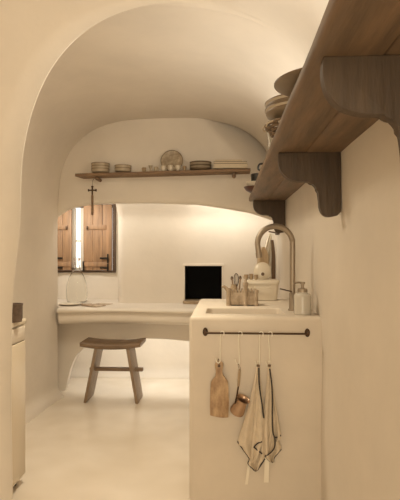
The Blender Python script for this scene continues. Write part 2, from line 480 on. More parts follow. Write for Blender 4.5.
# ------------------------------------------------------------------ sink counter
cx0 = at(189, 330, 2.27).x; cy0, cy1, cz = 2.27, 3.09, .90
bx0, bx1 = -.105, .265; by0, by1 = 2.36, 2.60
t = thing('sink_counter', 'waist-high plaster kitchen counter with sunken basin in its top', 'counter', (0, cy0, 0))
bm = BM(); box(bm, (cx0, 0, 0), (XR + .04, cy1 - cy0, cz), .022, 4)
tmp = obj('body_tmp', bm, 'counter')
bm = BM(); box(bm, (bx0, by0 - cy0, cz - .17), (bx1, by1 - cy0, cz + .1), .03, 4); cut = obj('cut_tmp', bm, 'counter')
md = tmp.modifiers.new('b', 'BOOLEAN'); md.object = cut; md.operation = 'DIFFERENCE'; md.solver = 'EXACT'
bv = tmp.modifiers.new('v', 'BEVEL'); bv.width = .006; bv.segments = 3; bv.limit_method = 'ANGLE'; bv.angle_limit = math.radians(50)
dg = bpy.context.evaluated_depsgraph_get(); me = bpy.data.meshes.new_from_object(tmp.evaluated_get(dg))
bpy.data.objects.remove(tmp); bpy.data.objects.remove(cut)
bm = BM(); bm.from_mesh(me)
body = obj('body', bm, 'counter', t)
bm = BM(); lathe(bm, [(0, .004), (.03, .004), (.034, .0), (.03, -.002)], 24, Matrix.Translation(((bx0 + bx1) / 2, (by0 + by1) / 2 - cy0, cz - .168)))
obj('drain', bm, 'bronze', t)

# rail
yr = cy0 - .035
r0 = at(205, 333, yr); r1 = at(308.5, 334.5, yr)
t = thing('hanging_rail', 'thin dark metal rail with round end plates across the counter front', 'rail', ((r0.x + r1.x) / 2, cy0, r0.z))
hr = (r1.x - r0.x) / 2
bm = BM(); tube(bm, [(-hr, -.035, 0), (hr, -.035, 0)], .0045, 10); obj('bar', bm, 'bronze', t)
for s in (-1, 1):
    bm = BM(); lathe(bm, [(0, 0), (.012, 0), (.012, .004), (.006, .007), (.006, .036), (.0, .038)], 20, Matrix.Translation((s * hr, 0, 0)) @ Matrix.Rotation(PI / 2, 4, 'X') @ Matrix.Scale(1.6, 4, (0, 1, 0)))
    obj('end_plate', bm, 'bronze', t)
RZ = r0.z; RY = yr
# S hooks
def hook(xt, xb, zb, label, open_loop=False):
    # xt position on rail, xb,zb the lower catch
    t = thing('wire_hook', label, 'hook', (xt, RY, RZ), 0, 'white wire hooks on the rail')
    dx, dz = xb - xt, zb - RZ
    p = [(-.004, .006, -.002)] if False else []
    p += [(.008, -.004, -.012), (.009, -.002, .002), (.003, 0, .0085), (-.004, 0, .0065), (-.006, 0, -.004)]
    p += [(lerp(-.006, dx + .004, .35), -.002, dz * .38), (lerp(-.004, dx + .006, .75), -.003, dz * .75)]
    p += [(dx + .007, -.003, dz + .006), (dx + .004, -.004, dz - .006), (dx - .004, -.004, dz - .007), (dx - .010, -.004, dz + .002), (dx - .012, -.004, dz + .014)]
    bm = BM(); tube(bm, smooth_path(p, 5), .0025, 8); obj('wire', bm, 'wire', t)
    return t
def rp(px, py): return at(px, py, RY)
p = rp(218.5, 361); hook(rp(222, 334).x, p.x, p.z, 'white wire hook on the rail holding the wooden board')
p = rp(238, 362); hook(rp(240, 334).x, p.x, p.z, 'white wire hook on the rail above the copper pot')
p = rp(258, 364); hook(rp(261, 334).x, p.x, p.z, 'white wire hook on the rail holding the left linen towel')
p = rp(268.5, 364); hook(rp(270, 334).x, p.x, p.z, 'white wire hook on the rail holding the right linen towel')

# cutting board
YBd = RY + .012
def bp(px, py, Y=YBd): return at(px, py, Y)
t = thing('cutting_board', 'olive wood cutting board with short handle hanging from the rail', 'cutting board', tuple(bp(219, 390)))
O = Vector(t.location)
outl = [(216, 362), (219, 361), (222.3, 362.3), (223.3, 365), (222.5, 371), (223.4, 376), (226.5, 379.5), (228.2, 384), (228.8, 400), (228.4, 415), (227.5, 417), (220, 417), (211, 415), (210.1, 413), (210, 400), (210.5, 385), (211.5, 381), (214.4, 377.5), (215.8, 374), (215.6, 370), (214.9, 365)]
ps = smooth_path([bp(a, b) for a, b in outl] + [bp(*outl[0])], 3)[:-1]
bm = BM(); prism(bm, [Vector((q.x - O.x, -.008, q.z - O.z)) for q in ps], (0, .016, 0), .002)
obj('board', bm, 'olive', t, angle=30)
bm = BM(); hc = bp(219, 365.5) - O
lathe(bm, [(.0, 0), (.006, 0), (.0065, .001), (.0, .0012)], 16, Matrix.Translation((hc.x, -.0085, hc.z)) @ Matrix.Rotation(PI / 2, 4, 'X')); obj('hanging_hole', bm, 'dark_wood', t)
bm = BM(); a = bp(218.5, 359) - O
tube(bm, smooth_path([(hc.x, -.011, hc.z), (hc.x - .004, -.012, hc.z + .012), (a.x, -.014, a.z + .004), (hc.x + .004, -.012, hc.z + .012), (hc.x, -.010, hc.z)], 6), .0012, 6); obj('cord', bm, 'strap', t)

# copper coffee pot
pc = at(240.0, 405.5, RY - .01)
t = thing('coffee_pot', 'small copper long-handled coffee pot hanging beside the cutting board', 'pot', tuple(pc))
tilt = Matrix.Scale(.9, 4) @ Matrix.Rotation(math.radians(24), 4, 'Y') @ Matrix.Rotation(math.radians(18), 4, 'X')
bm = BM(); lathe(bm, [(0, -.046), (.030, -.046), (.036, -.042), (.037, -.03), (.032, -.004), (.026, .018), (.026, .026), (.034, .042), (.0345, .043), (.031, .041), (.024, .026), (.024, .018), (.030, -.004), (.034, -.032), (0, -.042)], 32, tilt); obj('pot_body', bm, 'copper', t)
e1 = at(237.3, 397, RY - .01) - pc; e2 = at(238.4, 386, RY - .01) - pc; e3 = at(239.6, 369.5, RY - .01) - pc
bm = BM(); q = tilt @ Vector((-.033, 0, .034)); tube(bm, smooth_path([q + Vector((-.006, 0, -.035)), q + Vector((-.003, 0, -.01)), q, e2], 6), .0035, 8); obj('bracket', bm, 'bronze', t)
bm = BM(); tube(bm, smooth_path([e2, lerp(e2, e3, .3), lerp(e2, e3, .7), e3], 6), [lerp(.005, .0062, math.sin(PI * min(1, k / 17))) for k in range(19)], 12); obj('handle', bm, 'clay', t)
bm = BM(); tube(bm, smooth_path([e3 + Vector((0, 0, -.006)), e3 + Vector((-.004, 0, .008)), at(238, 363.5, RY - .01) - pc, e3 + Vector((.003, 0, .006)), e3 + Vector((0, 0, -.004))], 5), .001, 6); obj('hanging_loop', bm, 'strap', t)

# linen towels: gathered at the top, falling in folds
def towel(name_label, topp, layers, hems, ribbon, Y0):
    O = at(topp[0], topp[1], Y0)
    t = thing('linen_towel', name_label, 'towel', tuple(O), 0, 'linen towels on the rail')
    bm = BM()
    for li, (poly_l, poly_r, dy, nf) in enumerate(layers):
        # left/right outline sampled on same count
        L = smooth_path([at(a, b, Y0) for a, b in poly_l], 8); Rr = smooth_path([at(a, b, Y0) for a, b in poly_r], 8)
        m = 40
        def samp(P, u):
            k = u * (len(P) - 1); i = min(int(k), len(P) - 2); return P[i].lerp(P[i + 1], k - i)
        rows = []; back = []
        for j in range(m + 1):
            u = j / m; a, b = samp(L, u), samp(Rr, u); row = []; rb = []
            for i in range(25):
                v = i / 24; q = a.lerp(b, v)
                amp = .012 * min(1, u * 1.6 + .1)
                yy = dy * min(1, .25 + u) + amp * math.cos(v * PI * 2 * nf + li + .9 * math.sin(u * 3)) + .003 * nz(q.x, li, q.z, 25)
                row.append(bm.verts.new((q.x - O.x, yy, q.z - O.z))); rb.append(bm.verts.new((q.x - O.x, yy + .0025, q.z - O.z)))
            rows.append(row); back.append(rb)
        grid_faces(bm, rows); grid_faces(bm, [r[::-1] for r in back])
        for A, B in ((rows[-1], back[-1]), (rows[0], back[0])): grid_faces(bm, [A, B])
        grid_faces(bm, [[r[0] for r in rows], [r[0] for r in back]]); grid_faces(bm, [[r[-1] for r in rows], [r[-1] for r in back]])
    cl = obj('cloth', bm, 'linen', t, angle=80)
    bm = BM()
    for h, dy in hems:
        pts = smooth_path([at(a, b, Y0) - O + Vector((0, dy, 0)) for a, b in h], 5)
        tube(bm, pts, .0032, 8)
    obj('hem', bm, 'hem', cl)
    bm = BM(); bx = lathe(bm, [(0, -.006), (.007, -.004), (.007, .004), (0, .006)], 12, Matrix.Translation((0, -.012, .0))); obj('button', bm, 'strap', cl)
    bm = BM(); tube(bm, smooth_path([(-.004, -.008, .0), (-.003, -.006, .014), (.0, -.004, .020), (.003, -.006, .014), (.004, -.008, .0)], 5), .0018, 6); obj('hanging_loop', bm, 'ribbon', t)
    a, b, w = ribbon
    A = at(*a, Y0) - O; B = at(*b, Y0) - O
    bm = BM(); rows = []
    for k in range(9):
        q = A.lerp(B, k / 8); rows.append([q.x - w, .012 + .002 * math.sin(k), q.z]); 
    f = [bm.verts.new(r) for r in rows]; g = [bm.verts.new((r[0] + 2 * w, r[1] + .001, r[2])) for r in rows]
    f2 = [bm.verts.new((r[0], r[1] + .0015, r[2])) for r in rows]; g2 = [bm.verts.new((r[0] + 2 * w, r[1] + .0025, r[2])) for r in rows]
    grid_faces(bm, [f, g, g2, f2, f][0:4]); grid_faces(bm, [f2, f]); bm.faces.new((f[-1], g[-1], g2[-1], f2[-1]))
    obj('ribbon', bm, 'ribbon', t)
    return t
YT = RY + .008 - .02
towel('left beige linen towel with dark hem hanging in a long point', (258, 365),
      [([(257, 365), (252, 392), (245, 418), (237.8, 442.5), (241, 447), (244, 452), (250, 459)], [(259, 365), (259.5, 388), (262, 412), (262.5, 440), (260, 448), (258, 455), (252, 462)], 0, 1.5),
       ([(258, 367), (256, 400), (252, 440), (250, 458), (248, 464), (252, 468), (255.5, 471.2)], [(259.5, 367), (264, 412), (264.5, 448), (264.8, 459.5), (261.5, 465), (259, 469), (256.5, 471.5)], .010, 1.5)],
      [([(237.6, 442), (241, 447), (244.5, 452), (249.5, 459.5), (248.2, 464), (252, 468.5), (256, 471.5), (260, 467), (264.8, 459.5)], .006),
       ([(258.6, 367), (259, 384), (262, 404), (263.6, 417)], -.014), ([(253.5, 446), (258, 450), (262, 453)], -.008), ([(253.8, 447), (257, 443), (262, 441)], -.008)],
      ((249.5, 462), (246.5, 486), .006), YT)
towel('right beige linen towel with dark hem beside its twin', (269, 365),
      [([(268, 365), (266, 392), (263.5, 415), (263, 440), (263, 450), (264, 454), (265, 455.5)], [(270, 365), (272, 388), (272.3, 425), (274, 437), (274.6, 444), (272, 449), (266.5, 454.5)], -.006, 1.2),
       ([(269, 366), (270, 400), (270, 430), (266, 452), (265, 457), (268, 461), (271, 462.5)], [(270, 366), (275, 400), (281, 436), (278.5, 441), (281.5, 450), (275, 457), (273.5, 463.5)], .012, 1.5)],
      [([(269.4, 368), (271.8, 388), (272, 415), (272.5, 430), (274.5, 438), (274, 446), (270, 451.5), (264.5, 455)], -.016),
       ([(274, 438), (278, 437.5), (281, 435.5)], .004), ([(265, 457), (269, 461.5), (273.5, 463.5), (274.5, 459), (281.5, 450.5)], .014)],
      ((267.5, 452), (266.5, 484), .0105), YT)

# ------------------------------------------------------------------ things on the counter
# faucet
fy = 2.50
fb = at(292.5, 309.5, fy); fx = fb.x
t = thing('kitchen_faucet', 'tall gooseneck kitchen faucet in brushed metal arching over the basin', 'faucet', (fx, fy, cz))
topz = at(274, 226.5, fy).z - cz; rad = (at(293.5, 250, fy).x - at(258, 250, fy).x) / 2
zc = topz - rad
spy = -.05
path = [(0, 0, 0), (0, 0, zc * .5), (0, 0, zc)]
for k in range(1, 15):
    a = PI * k / 14 * 1.07
    path.append((-rad + rad * math.cos(a), spy * k / 14, zc + rad * math.sin(a)))
x_, y_, z_ = path[-1]; path.append((x_ + .004, y_, z_ - .03)); 
bm = BM(); tube(bm, smooth_path(path, 4), .0138, 20); obj('spout', bm, 'steel', t)
bm = BM(); tube(bm, [(x_ + .003, y_, z_ - .024), (x_ + .006, y_, z_ - .048)], .0156, 20); obj('nozzle', bm, 'steel', t)
bm = BM(); lathe(bm, [(0, 0), (.022, 0), (.022, .006), (.017, .01), (.017, .085), (.013, .09), (0, .092)], 28); obj('base', bm, 'steel', t)
h = at(279.5, 288.3, fy)
bm = BM(); tube(bm, [(-.004, -.01, at(292, 291.5, fy).z - cz), (h.x - fx, -.03, h.z - cz)], .0032, 10); obj('lever', bm, 'bronze', t)

# soap dispenser
sb = at(302.5, 314, 2.36); 
t = thing('soap_dispenser', 'whitish ribbed glass soap dispenser with metal pump on counter corner', 'soap dispenser', (sb.x, 2.36, cz))
bm = BM(); pr = [(0, 0), (.038, 0), (.041, .004)]
for k in range(8): pr += [(.041, .010 + k * .0095), (.0395, .0145 + k * .0095)]
pr += [(.040, .088), (.034, .097), (.022, .101), (.022, .106), (.018, .106), (.018, .099), (.030, .094), (.037, .085), (.037, .008), (0, .006)]
pr = [(r * 1.0, z * 1.0) for r, z in pr]
lathe(bm, pr, 36); sbo = obj('bottle', bm, 'ribbed', t)
bm = BM(); lathe(bm, [(0, .0075), (.0362, .0085), (.0362, .083), (0, .0835)], 32); obj('liquid', bm, 'soap', sbo)
bm = BM(); lathe(bm, [(0, .112), (.0, .105), (.023, .104), (.0235, .112), (.021, .120), (.010, .122), (.007, .125), (.007, .140), (.012, .141), (.012, .150), (0, .151)], 24)
tube(bm, smooth_path([(.005, 0, .146), (-.02, 0, .148), (-.042, -.004, .144), (-.046, -.005, .138)], 4), .0042, 8); obj('pump', bm, 'steel', t)

# castle shaped clay caddy
ca = at(227.8, 304.5, 2.74); cb = at(256.5, 304.5, 2.74); cw = cb.x - ca.x; px_s = 500 / 2.74
t = thing('castle_caddy', 'grey-brown clay caddy shaped like a small castle with battlements', 'caddy', ((ca.x + cb.x) / 2, 2.74, cz))
bm = BM(); H = .072; W = cw / 2; Dp = .05
def wallring(bm):
    th = .008
    for lo, hi in [((-W, -Dp, 0), (W, -Dp + th, H)), ((-W, Dp - th, 0), (W, Dp, H)), ((-W, -Dp, 0), (-W + th, Dp, H)), ((W - th, -Dp, 0), (W, Dp, H)), ((-W, -Dp, 0), (W, Dp, .008))]:
        box(bm, lo, hi, .002)
    n = 9
    for k in range(n):
        x = -W + (2 * W) * (k + .5) / n
        for y in (-Dp, Dp - th): box(bm, (x - .0048, y, H - .002), (x + .0048, y + th, H + .015), .0015)
    for k in range(4):
        y = -Dp + 2 * Dp * (k + .5) / 4
        for x in (-W, W - th): box(bm, (x, y - .006, H - .002), (x + th, y + .006, H + .011), .0015)
wallring(bm); obj('castle_walls', bm, 'castle', t)
for (tx, ty, tr, thh) in [(-W + .004, -Dp + .004, .013, .095), (W - .004, -Dp + .004, .011, .085), (W * .22, -Dp + .002, .012, .125)]:
    bm = BM(); lathe(bm, [(0, 0), (tr, 0), (tr * .92, thh * .8), (tr * 1.2, thh * .86), (tr * 1.2, thh), (tr * .8, thh), (tr * .8, thh * .9), (0, thh * .9)], 14, Matrix.Translation((tx, ty, 0)))
    if tx > 0 and thh > .1:
        lathe(bm, [(tr * .7, thh), (tr * .5, thh + .012), (0.001, thh + .03)], 10, Matrix.Translation((tx, ty, 0)))
    obj('turret', bm, 'castle', t)
bm = BM()   # beak-like spout on the left and raised windows
tube(bm, smooth_path([(-W + .006, -Dp + .01, .075), (-W - .012, -Dp + .006, .098), (-W - .024, -Dp, .103), (-W - .032, -Dp, .099)], 5), [lerp(.012, .004, k / 15) for k in range(16)], 10)
obj('dragon_head', bm, 'castle', t)
for x in (-W * .35, W * .62):
    bm = BM(); lathe(bm, [(0, 0), (.008, 0), (.008, .004), (.004, .005), (0, .003)], 12, Matrix.Translation((x, -Dp, H * .6)) @ Matrix.Rotation(PI / 2, 4, 'X')); obj('round_boss', bm, 'castle', t)
# utensils standing in the caddy
def utensil(dx, dy, lean, hgt, label, kind):
    q = Vector(((ca.x + cb.x) / 2 + dx, 2.74 + dy, cz + .010))
    t = thing(kind, label, 'utensil', tuple(q), 0, 'utensils in the castle caddy')
    top = Vector((lean, .004, hgt))
    if kind == 'wooden_spoon':
        bm = BM(); tube(bm, [(0, 0, 0), top * .5, top], [.0042, .0045, .004], 8); obj('handle', bm, 'stool_leg', t)
        bm = BM(); mt = Matrix.Translation(top) @ Matrix.Rotation(-lean * 4, 4, 'Y') @ Matrix.Diagonal((1, .45, 1.5, 1))
        bmesh.ops.create_uvsphere(bm, u_segments=14, v_segments=10, radius=.0075, matrix=mt); obj('bowl', bm, 'dark_wood', t)
    else:
        bm = BM(); tube(bm, [(0, 0, 0), top * .55], .0045, 8); obj('handle', bm, 'stool_leg', t)
        bm = BM()
        for k in range(5):
            a = PI * k / 5; dxx, dyy = .013 * math.cos(a), .013 * math.sin(a); b0 = top * .55; b1 = top
            tube(bm, smooth_path([b0, lerp(b0, b1, .5) + Vector((dxx, dyy, 0)), b1 + Vector((dxx * .8, dyy * .8, 0)), b1 + Vector((0, 0, .012)), b1 - Vector((dxx * .8, dyy * .8, 0)), lerp(b0, b1, .5) - Vector((dxx, dyy, 0)), b0], 5), .0012, 5)
        obj('wires', bm, 'bronze', t)
utensil(-.038, .005, -.018, .135, 'dark wooden spoon leaning left in the castle caddy', 'wooden_spoon')
utensil(-.028, .012, -.004, .150, 'wire whisk standing upright in the castle caddy', 'whisk')
utensil(-.020, .000, .010, .138, 'dark wooden spoon leaning right in the castle caddy', 'wooden_spoon')
# small pale jar inside the caddy (seen above the wall)
t = thing('storage_jar', 'small tan clay jar standing inside the castle caddy', 'jar', ((ca.x + cb.x) / 2 - .045, 2.74 + .016, cz + .009))
bm = BM(); lathe(bm, [(0, 0), (.017, 0), (.020, .03), (.020, .085), (.015, .095), (.016, .102), (.013, .102), (.012, .09), (0, .088)], 20); obj('jar_body', bm, 'clay', t)
t = t

# bread bin
b0 = at(245.5, 300.5, 2.98); b1 = at(279, 300.5, 2.98); bw = (b1.x - b0.x) / 2
t = thing('bread_bin', 'cream enamel bread bin with flat lid on the counter back', 'bread bin', ((b0.x + b1.x) / 2, 3.02, cz))
bm = BM(); rows = []
def rrect(w, d, z, r=.02):
    P = []
    for sx, sy, a0 in ((1, 1, 0), (-1, 1, PI / 2), (-1, -1, PI), (1, -1, 1.5 * PI)):
        for k in range(6):
            a = a0 + PI / 2 * k / 5; P.append((sx * (w - r) + r * math.cos(a), sy * (d - r) + r * math.sin(a), z))
    return P
for w, d, z in [(bw * .86, .045, 0), (bw * .90, .05, .004), (bw * .97, .058, .102), (bw * .97, .058, .104)]:
    rows.append([bm.verts.new(p) for p in rrect(w, d, z)])
grid_faces(bm, rows, True); bm.faces.new(rows[0][::-1]); bm.faces.new(rows[-1]); obj('bin_body', bm, 'white_ceramic', t)
bm = BM(); rows = []
for w, d, z in [(bw * .985, .061, .100), (bw * 1.02, .064, .102), (bw * 1.02, .064, .116), (bw * 1.0, .062, .121), (bw * .9, .054, .124)]:
    rows.append([bm.verts.new(p) for p in rrect(w, d, z)])
grid_faces(bm, rows, True); bm.faces.new(rows[0][::-1]); bm.faces.new(rows[-1]); obj('lid', bm, 'white_ceramic', t)
binz = cz + .124
bm = BM(); tube(bm, smooth_path([(-.045, -.060, .082), (-.04, -.072, .078), (0, -.074, .076), (.04, -.072, .078), (.045, -.060, .082)], 5), .004, 8); obj('handle', bm, 'white_ceramic', t)
# thin dark foot
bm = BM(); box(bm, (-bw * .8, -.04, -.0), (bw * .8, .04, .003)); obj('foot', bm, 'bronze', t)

bp0 = at(262.5, 279, 3.03)
t = thing('pot_lid', 'round cream pot lid with dark knob leaning upright on the bread bin', 'lid', (bp0.x, 3.035, binz + .050))
rt = Matrix.Rotation(math.radians(80), 4, 'X')
bm = BM(); lathe(bm, [(0, .014), (.02, .013), (.044, .008), (.053, 0), (.053, -.003), (.044, .004), (0, .009)], 32, rt @ Matrix.Diagonal((1, 1, 1, 1))); obj('disc', bm, 'white_ceramic', t)
bm = BM(); kz = at(262.5, 275, 3.0); lathe(bm, [(0, .012), (.005, .012), (.005, .02), (.010, .025), (.010, .033), (0, .036)], 16, Matrix.Translation((0, 0, kz.z - binz - .050)) @ rt); obj('knob', bm, 'dark_wood', t)
for k, (px, hh_, lab) in enumerate([(243.8, .030, 'small tan clay cup at the left end on the bread bin'), (248.8, .034, 'small tan clay cup between its two neighbours on the bread bin'), (253.6, .028, 'small tan clay cup nearest the round lid on the bread bin')]):
    q = at(px + 2.4, 278, 2.99)
    t = thing('clay_cup', lab, 'cup', (q.x, 2.985 + .01 * (k % 2), binz), 0, 'clay cups on the bread bin')
    bm = BM(); lathe(bm, [(0, 0), (.008, 0), (.011, .008), (.012, hh_ * .6), (.0125, hh_), (.0105, hh_), (.009, .01), (0, .008)], 16); obj('bowl', bm, 'clay', t)
    bm = BM(); tube(bm, smooth_path([(-.011, -.002, hh_ * .8), (-.018, -.002, hh_ * .6), (-.016, -.002, hh_ * .3), (-.010, -.002, hh_ * .25)], 4), .0018, 6); obj('handle', bm, 'clay', t)

# cloths hanging in the niche corner behind the faucet
yc = 4.18
t = thing('peg_rail', 'small dark wooden peg on the right wall holding cloths', 'peg', (XR - .012, 4.12, at(268, 233, yc).z))
bm = BM(); box(bm, (-.01, -.05, -.015), (.015, .12, .015), .003); tube(bm, [(-.005, .04, 0), (-.07, .04, .012)], .006, 8); obj('peg', bm, 'dark_wood', t)
def hung(name, label, cat, pl, pr, m, Y, nf, amp=.012):
    P = smooth_path([at(a, b, Y) for a, b in pl], 8); Q = smooth_path([at(a, b, Y) for a, b in pr], 8); O = P[0]
    bm = BM(); rows = []; rb = []
    for j in range(len(P)):
        u = j / (len(P) - 1); r = []; r2 = []
        for i in range(21):
            v = i / 20; q = P[j].lerp(Q[min(j, len(Q) - 1)], v)
            yy = amp * (.3 + u) * math.cos(2 * PI * nf * v + 2 * u)
            r.append(bm.verts.new((q.x - O.x, yy, q.z - O.z))); r2.append(bm.verts.new((q.x - O.x, yy + .004, q.z - O.z)))
        rows.append(r); rb.append(r2)
    grid_faces(bm, rows); grid_faces(bm, rb); grid_faces(bm, [rows[0], rb[0]]); grid_faces(bm, [rows[-1], rb[-1]])
    grid_faces(bm, [[r[0] for r in rows], [r[0] for r in rb]]); grid_faces(bm, [[r[-1] for r in rows], [r[-1] for r in rb]])
    o = obj(name, bm, m, angle=80); o.location = O; tag(o, label, cat); return o
hung('hanging_cloth', 'pale tan cloth hanging in folds behind the faucet', 'cloth',
     [(269, 234), (266, 243), (263, 252), (259, 262), (257, 272), (256, 286)], [(272, 234), (272, 243), (272, 252), (271.5, 262), (271.5, 272), (271, 286)], 'ribbon', 4.15, 2.5, .016)
hung('hanging_bag', 'small tan woven bag hanging low in front of the pale cloth', 'bag',
     [(262, 247), (258, 254), (257, 262), (257, 270), (258, 276)], [(265, 247), (268, 254), (269, 262), (268, 270), (267, 276)], 'cloth', 4.09, 1.5, .012)
hung('hanging_strap', 'dark brown strap hanging at the wall corner behind the faucet', 'strap',
     [(271, 240), (271.5, 252), (271.5, 265), (271.5, 286)], [(273.5, 240), (275, 252), (275.5, 265), (275.5, 286)], 'strap', 4.10, .5, .004)

# ------------------------------------------------------------------ big overhead shelf on the right wall
sx0 = .155; sz = 1.56; sth = .032; sy0, sy1 = .25, 3.74
t = thing('wall_shelf', 'long thick dark wood shelf running overhead along the right wall', 'shelf', (sx0, sy0, sz))
for k in range(2):
    bm = BM(); w = (XR - sx0) / 2
    rows = []
    a, b = k * w + (.001 if k else 0), (k + 1) * w - (.001 if k == 0 else 0.002)
    for j in range(36):
        y = (sy1 - sy0) * j / 35; d = .0035 * nz(0, y, k, 2) if k == 0 else 0; dz = .003 * nz(2, y, k, 1.5)
        e = .007
        rows.append([bm.verts.new(p) for p in [(a + d + e, y, dz), (b, y, dz), (b, y, sth + dz), (a + d + e, y, sth + dz), (a + d, y, sth + dz - e), (a + d, y, dz + e)]])
    grid_faces(bm, rows, True); bm.faces.new(rows[0]); bm.faces.new(rows[-1]); obj('plank', bm, 'shelf_wood', t, angle=50)
for (by, dth, D) in ((.94, .030, .236), (1.86, .034, .226), (3.64, .034, .230)):
    bm = BM(); Hh = .245
    # outline in (d from wall, z down): arm out then ogee then down to a rounded foot
    out = [(0, 0), (D, 0), (D + .002, -.03), (D - .006, -.065), (D - .030, -.093), (D - .065, -.106), (D - .095, -.108), (D - .12, -.114), (D - .140, -.138), (D - .147, -.175), (D - .150, -.205), (D - .162, -.230), (D - .185, -.238), (0.012, -.233), (0, -.22)]
    P = [(0, 0), (D, 0)] + [(q.x, q.y) for q in smooth_path([Vector((a, b, 0)) for a, b in out[1:14]], 4)][1:] + [(0, -.22)]
    prism(bm, [(XR - .004 - sx0 - d, by - sy0, z) for d, z in P], (0, dth, 0), .003)
    obj('bracket', bm, 'bracket_wood', t, angle=35)
stz = sz + sth + .002

def plate_prof(r, h, t_=.006):
    return [(0, 0), (r * .55, 0), (r * .6, .002), (r * .85, h * .45), (r, h), (r * 1.0, h + .003), (r * .97, h + .003), (r * .82, h * .45 + t_), (r * .55, t_), (0, t_)]
# large plate near the camera, resting on a small bowl
t = thing('serving_plate', 'large brown plate sticking out over the shelf edge, nearest the camera', 'plate', (.262, 1.34, stz + .03))
bm = BM(); lathe(bm, plate_prof(.138, .016), 48); obj('plate_body', bm, 'ceramic_dark', t)
bm = BM(); lathe(bm, [(.135, .0165), (.139, .016), (.1395, .0195), (.135, .0195), (.135, .0165)], 48); obj('rim', bm, 'rim', t)
t = thing('small_bowl', 'small brown bowl under the large overhanging plate', 'bowl', (.232, 1.36, stz))
bm = BM(); lathe(bm, [(0, 0), (.03, 0), (.05, .012), (.062, .0295), (.058, .0295), (.04, .012), (0, .008)], 28); obj('bowl_body', bm, 'ceramic', t)
# stack of shallow bowls further in
zb = stz + .056
for k in range(4):
    lab = ['lowest brown bowl of the tall stack on the overhead shelf', 'second brown bowl up in the stack on the overhead shelf', 'third brown bowl up in the stack on the overhead shelf', 'topmost brown bowl of the stack on the overhead shelf'][k]
    t = thing('stoneware_bowl', lab, 'bowl', (.268, 1.80, zb + k * .0115), 0, 'bowls stacked on the overhead shelf')
    r = .132 + .004 * (k % 2)
    bm = BM(); lathe(bm, [(0, 0), (r * .45, 0), (r * .75, .010), (r * .97, .028), (r, .038), (r * .97, .038), (r * .93, .028), (r * .72, .015), (r * .45, .006), (0, .006)], 44); obj('bowl_body', bm, 'ceramic_dark' if k % 2 == 0 else 'ceramic', t)
    bm = BM(); lathe(bm, [(r * .965, .036), (r * 1.003, .036), (r * 1.003, .040), (r * .965, .040), (r * .965, .036)], 44); obj('rim', bm, 'rim', t)
t = thing('woven_basket', 'low dark woven basket dish carrying the stack of brown bowls', 'basket', (.268, 1.80, stz))
bm = BM()
for k in range(5):
    rr = .098 + .008 * k; pts = []
    for q in range(73):
        a = 2 * PI * q / 72; pts.append(((rr + .004 * math.cos(a * 18 + PI * (k % 2))) * math.cos(a), (rr + .004 * math.cos(a * 18 + PI * (k % 2))) * math.sin(a), .007 + .0105 * k))
    tube(bm, pts, .0062, 6)
lathe(bm, [(0, 0), (.10, .0), (.10, .006), (0, .006)], 32)
obj('weave', bm, 'basket', t)
bm = BM()
for k in range(12):
    a = 2 * PI * k / 12 + .2; c, s_ = math.cos(a), math.sin(a)
    tube(bm, smooth_path([(.128 * c, .128 * s_, .046), (.140 * math.cos(a + .1), .140 * math.sin(a + .1), .038), (.142 * math.cos(a + .22), .142 * math.sin(a + .22), .046), (.130 * math.cos(a + .34), .130 * math.sin(a + .34), .052)], 4), .003, 6)
obj('looped_rim', bm, 'ceramic', t)
for k, (yy, xx, hh_) in enumerate(((2.04, .195, .085), (2.16, .22, .085))):
    t = thing('drinking_glass', ['clear drinking glass standing just beyond the stack of bowls on the overhead shelf', 'clear drinking glass behind the nearer glass on the overhead shelf'][k], 'glass', (xx, yy, stz), 0, 'glasses on the overhead shelf')
    bm = BM(); lathe(bm, [(0, 0), (.030, 0), (.036, hh_), (.034, hh_), (.028, .008), (0, .008)], 28); obj('glass_body', bm, 'glass', t)
t = thing('black_cup', 'black cup with loop handle in the far half of the overhead shelf', 'cup', (.225, 2.62, stz))
bm = BM(); lathe(bm, [(0, 0), (.03, 0), (.038, .01), (.042, .064), (.039, .064), (.035, .012), (0, .008)], 24); obj('cup_body', bm, 'black', t)
bm = BM(); tube(bm, smooth_path([(-.038, 0, .056), (-.062, 0, .052), (-.066, 0, .026), (-.034, 0, .012)], 5), .005, 8); obj('handle', bm, 'black', t)
xq = .20
t = thing('serving_bowl', 'dark red bowl at the far end of the overhead shelf', 'bowl', (xq, 3.50, stz))
bm = BM(); lathe(bm, [(0, 0), (.04, 0), (.075, .02), (.092, .045), (.088, .045), (.07, .022), (0, .008)], 32); obj('bowl_body', bm, 'maroon', t)
t = thing('serving_bowl', 'cream bowl nested in the dark red bowl', 'bowl', (xq, 3.50, stz + .030))
bm = BM(); lathe(bm, [(0, 0), (.035, 0), (.060, .015), (.076, .048), (.072, .048), (.055, .02), (0, .008)], 32); obj('bowl_body', bm, 'white_ceramic', t)
t = thing('tea_caddy', 'black lidded tin standing in the cream bowl', 'tin', (xq + .01, 3.50, stz + .052))
bm = BM(); lathe(bm, [(0, 0), (.048, 0), (.050, .004), (.050, .065), (0, .065)], 28); obj('tin_body', bm, 'black', t)
bm = BM(); lathe(bm, [(0, .064), (.052, .064), (.052, .080), (.046, .084), (0, .084)], 28); obj('lid', bm, 'black', t)

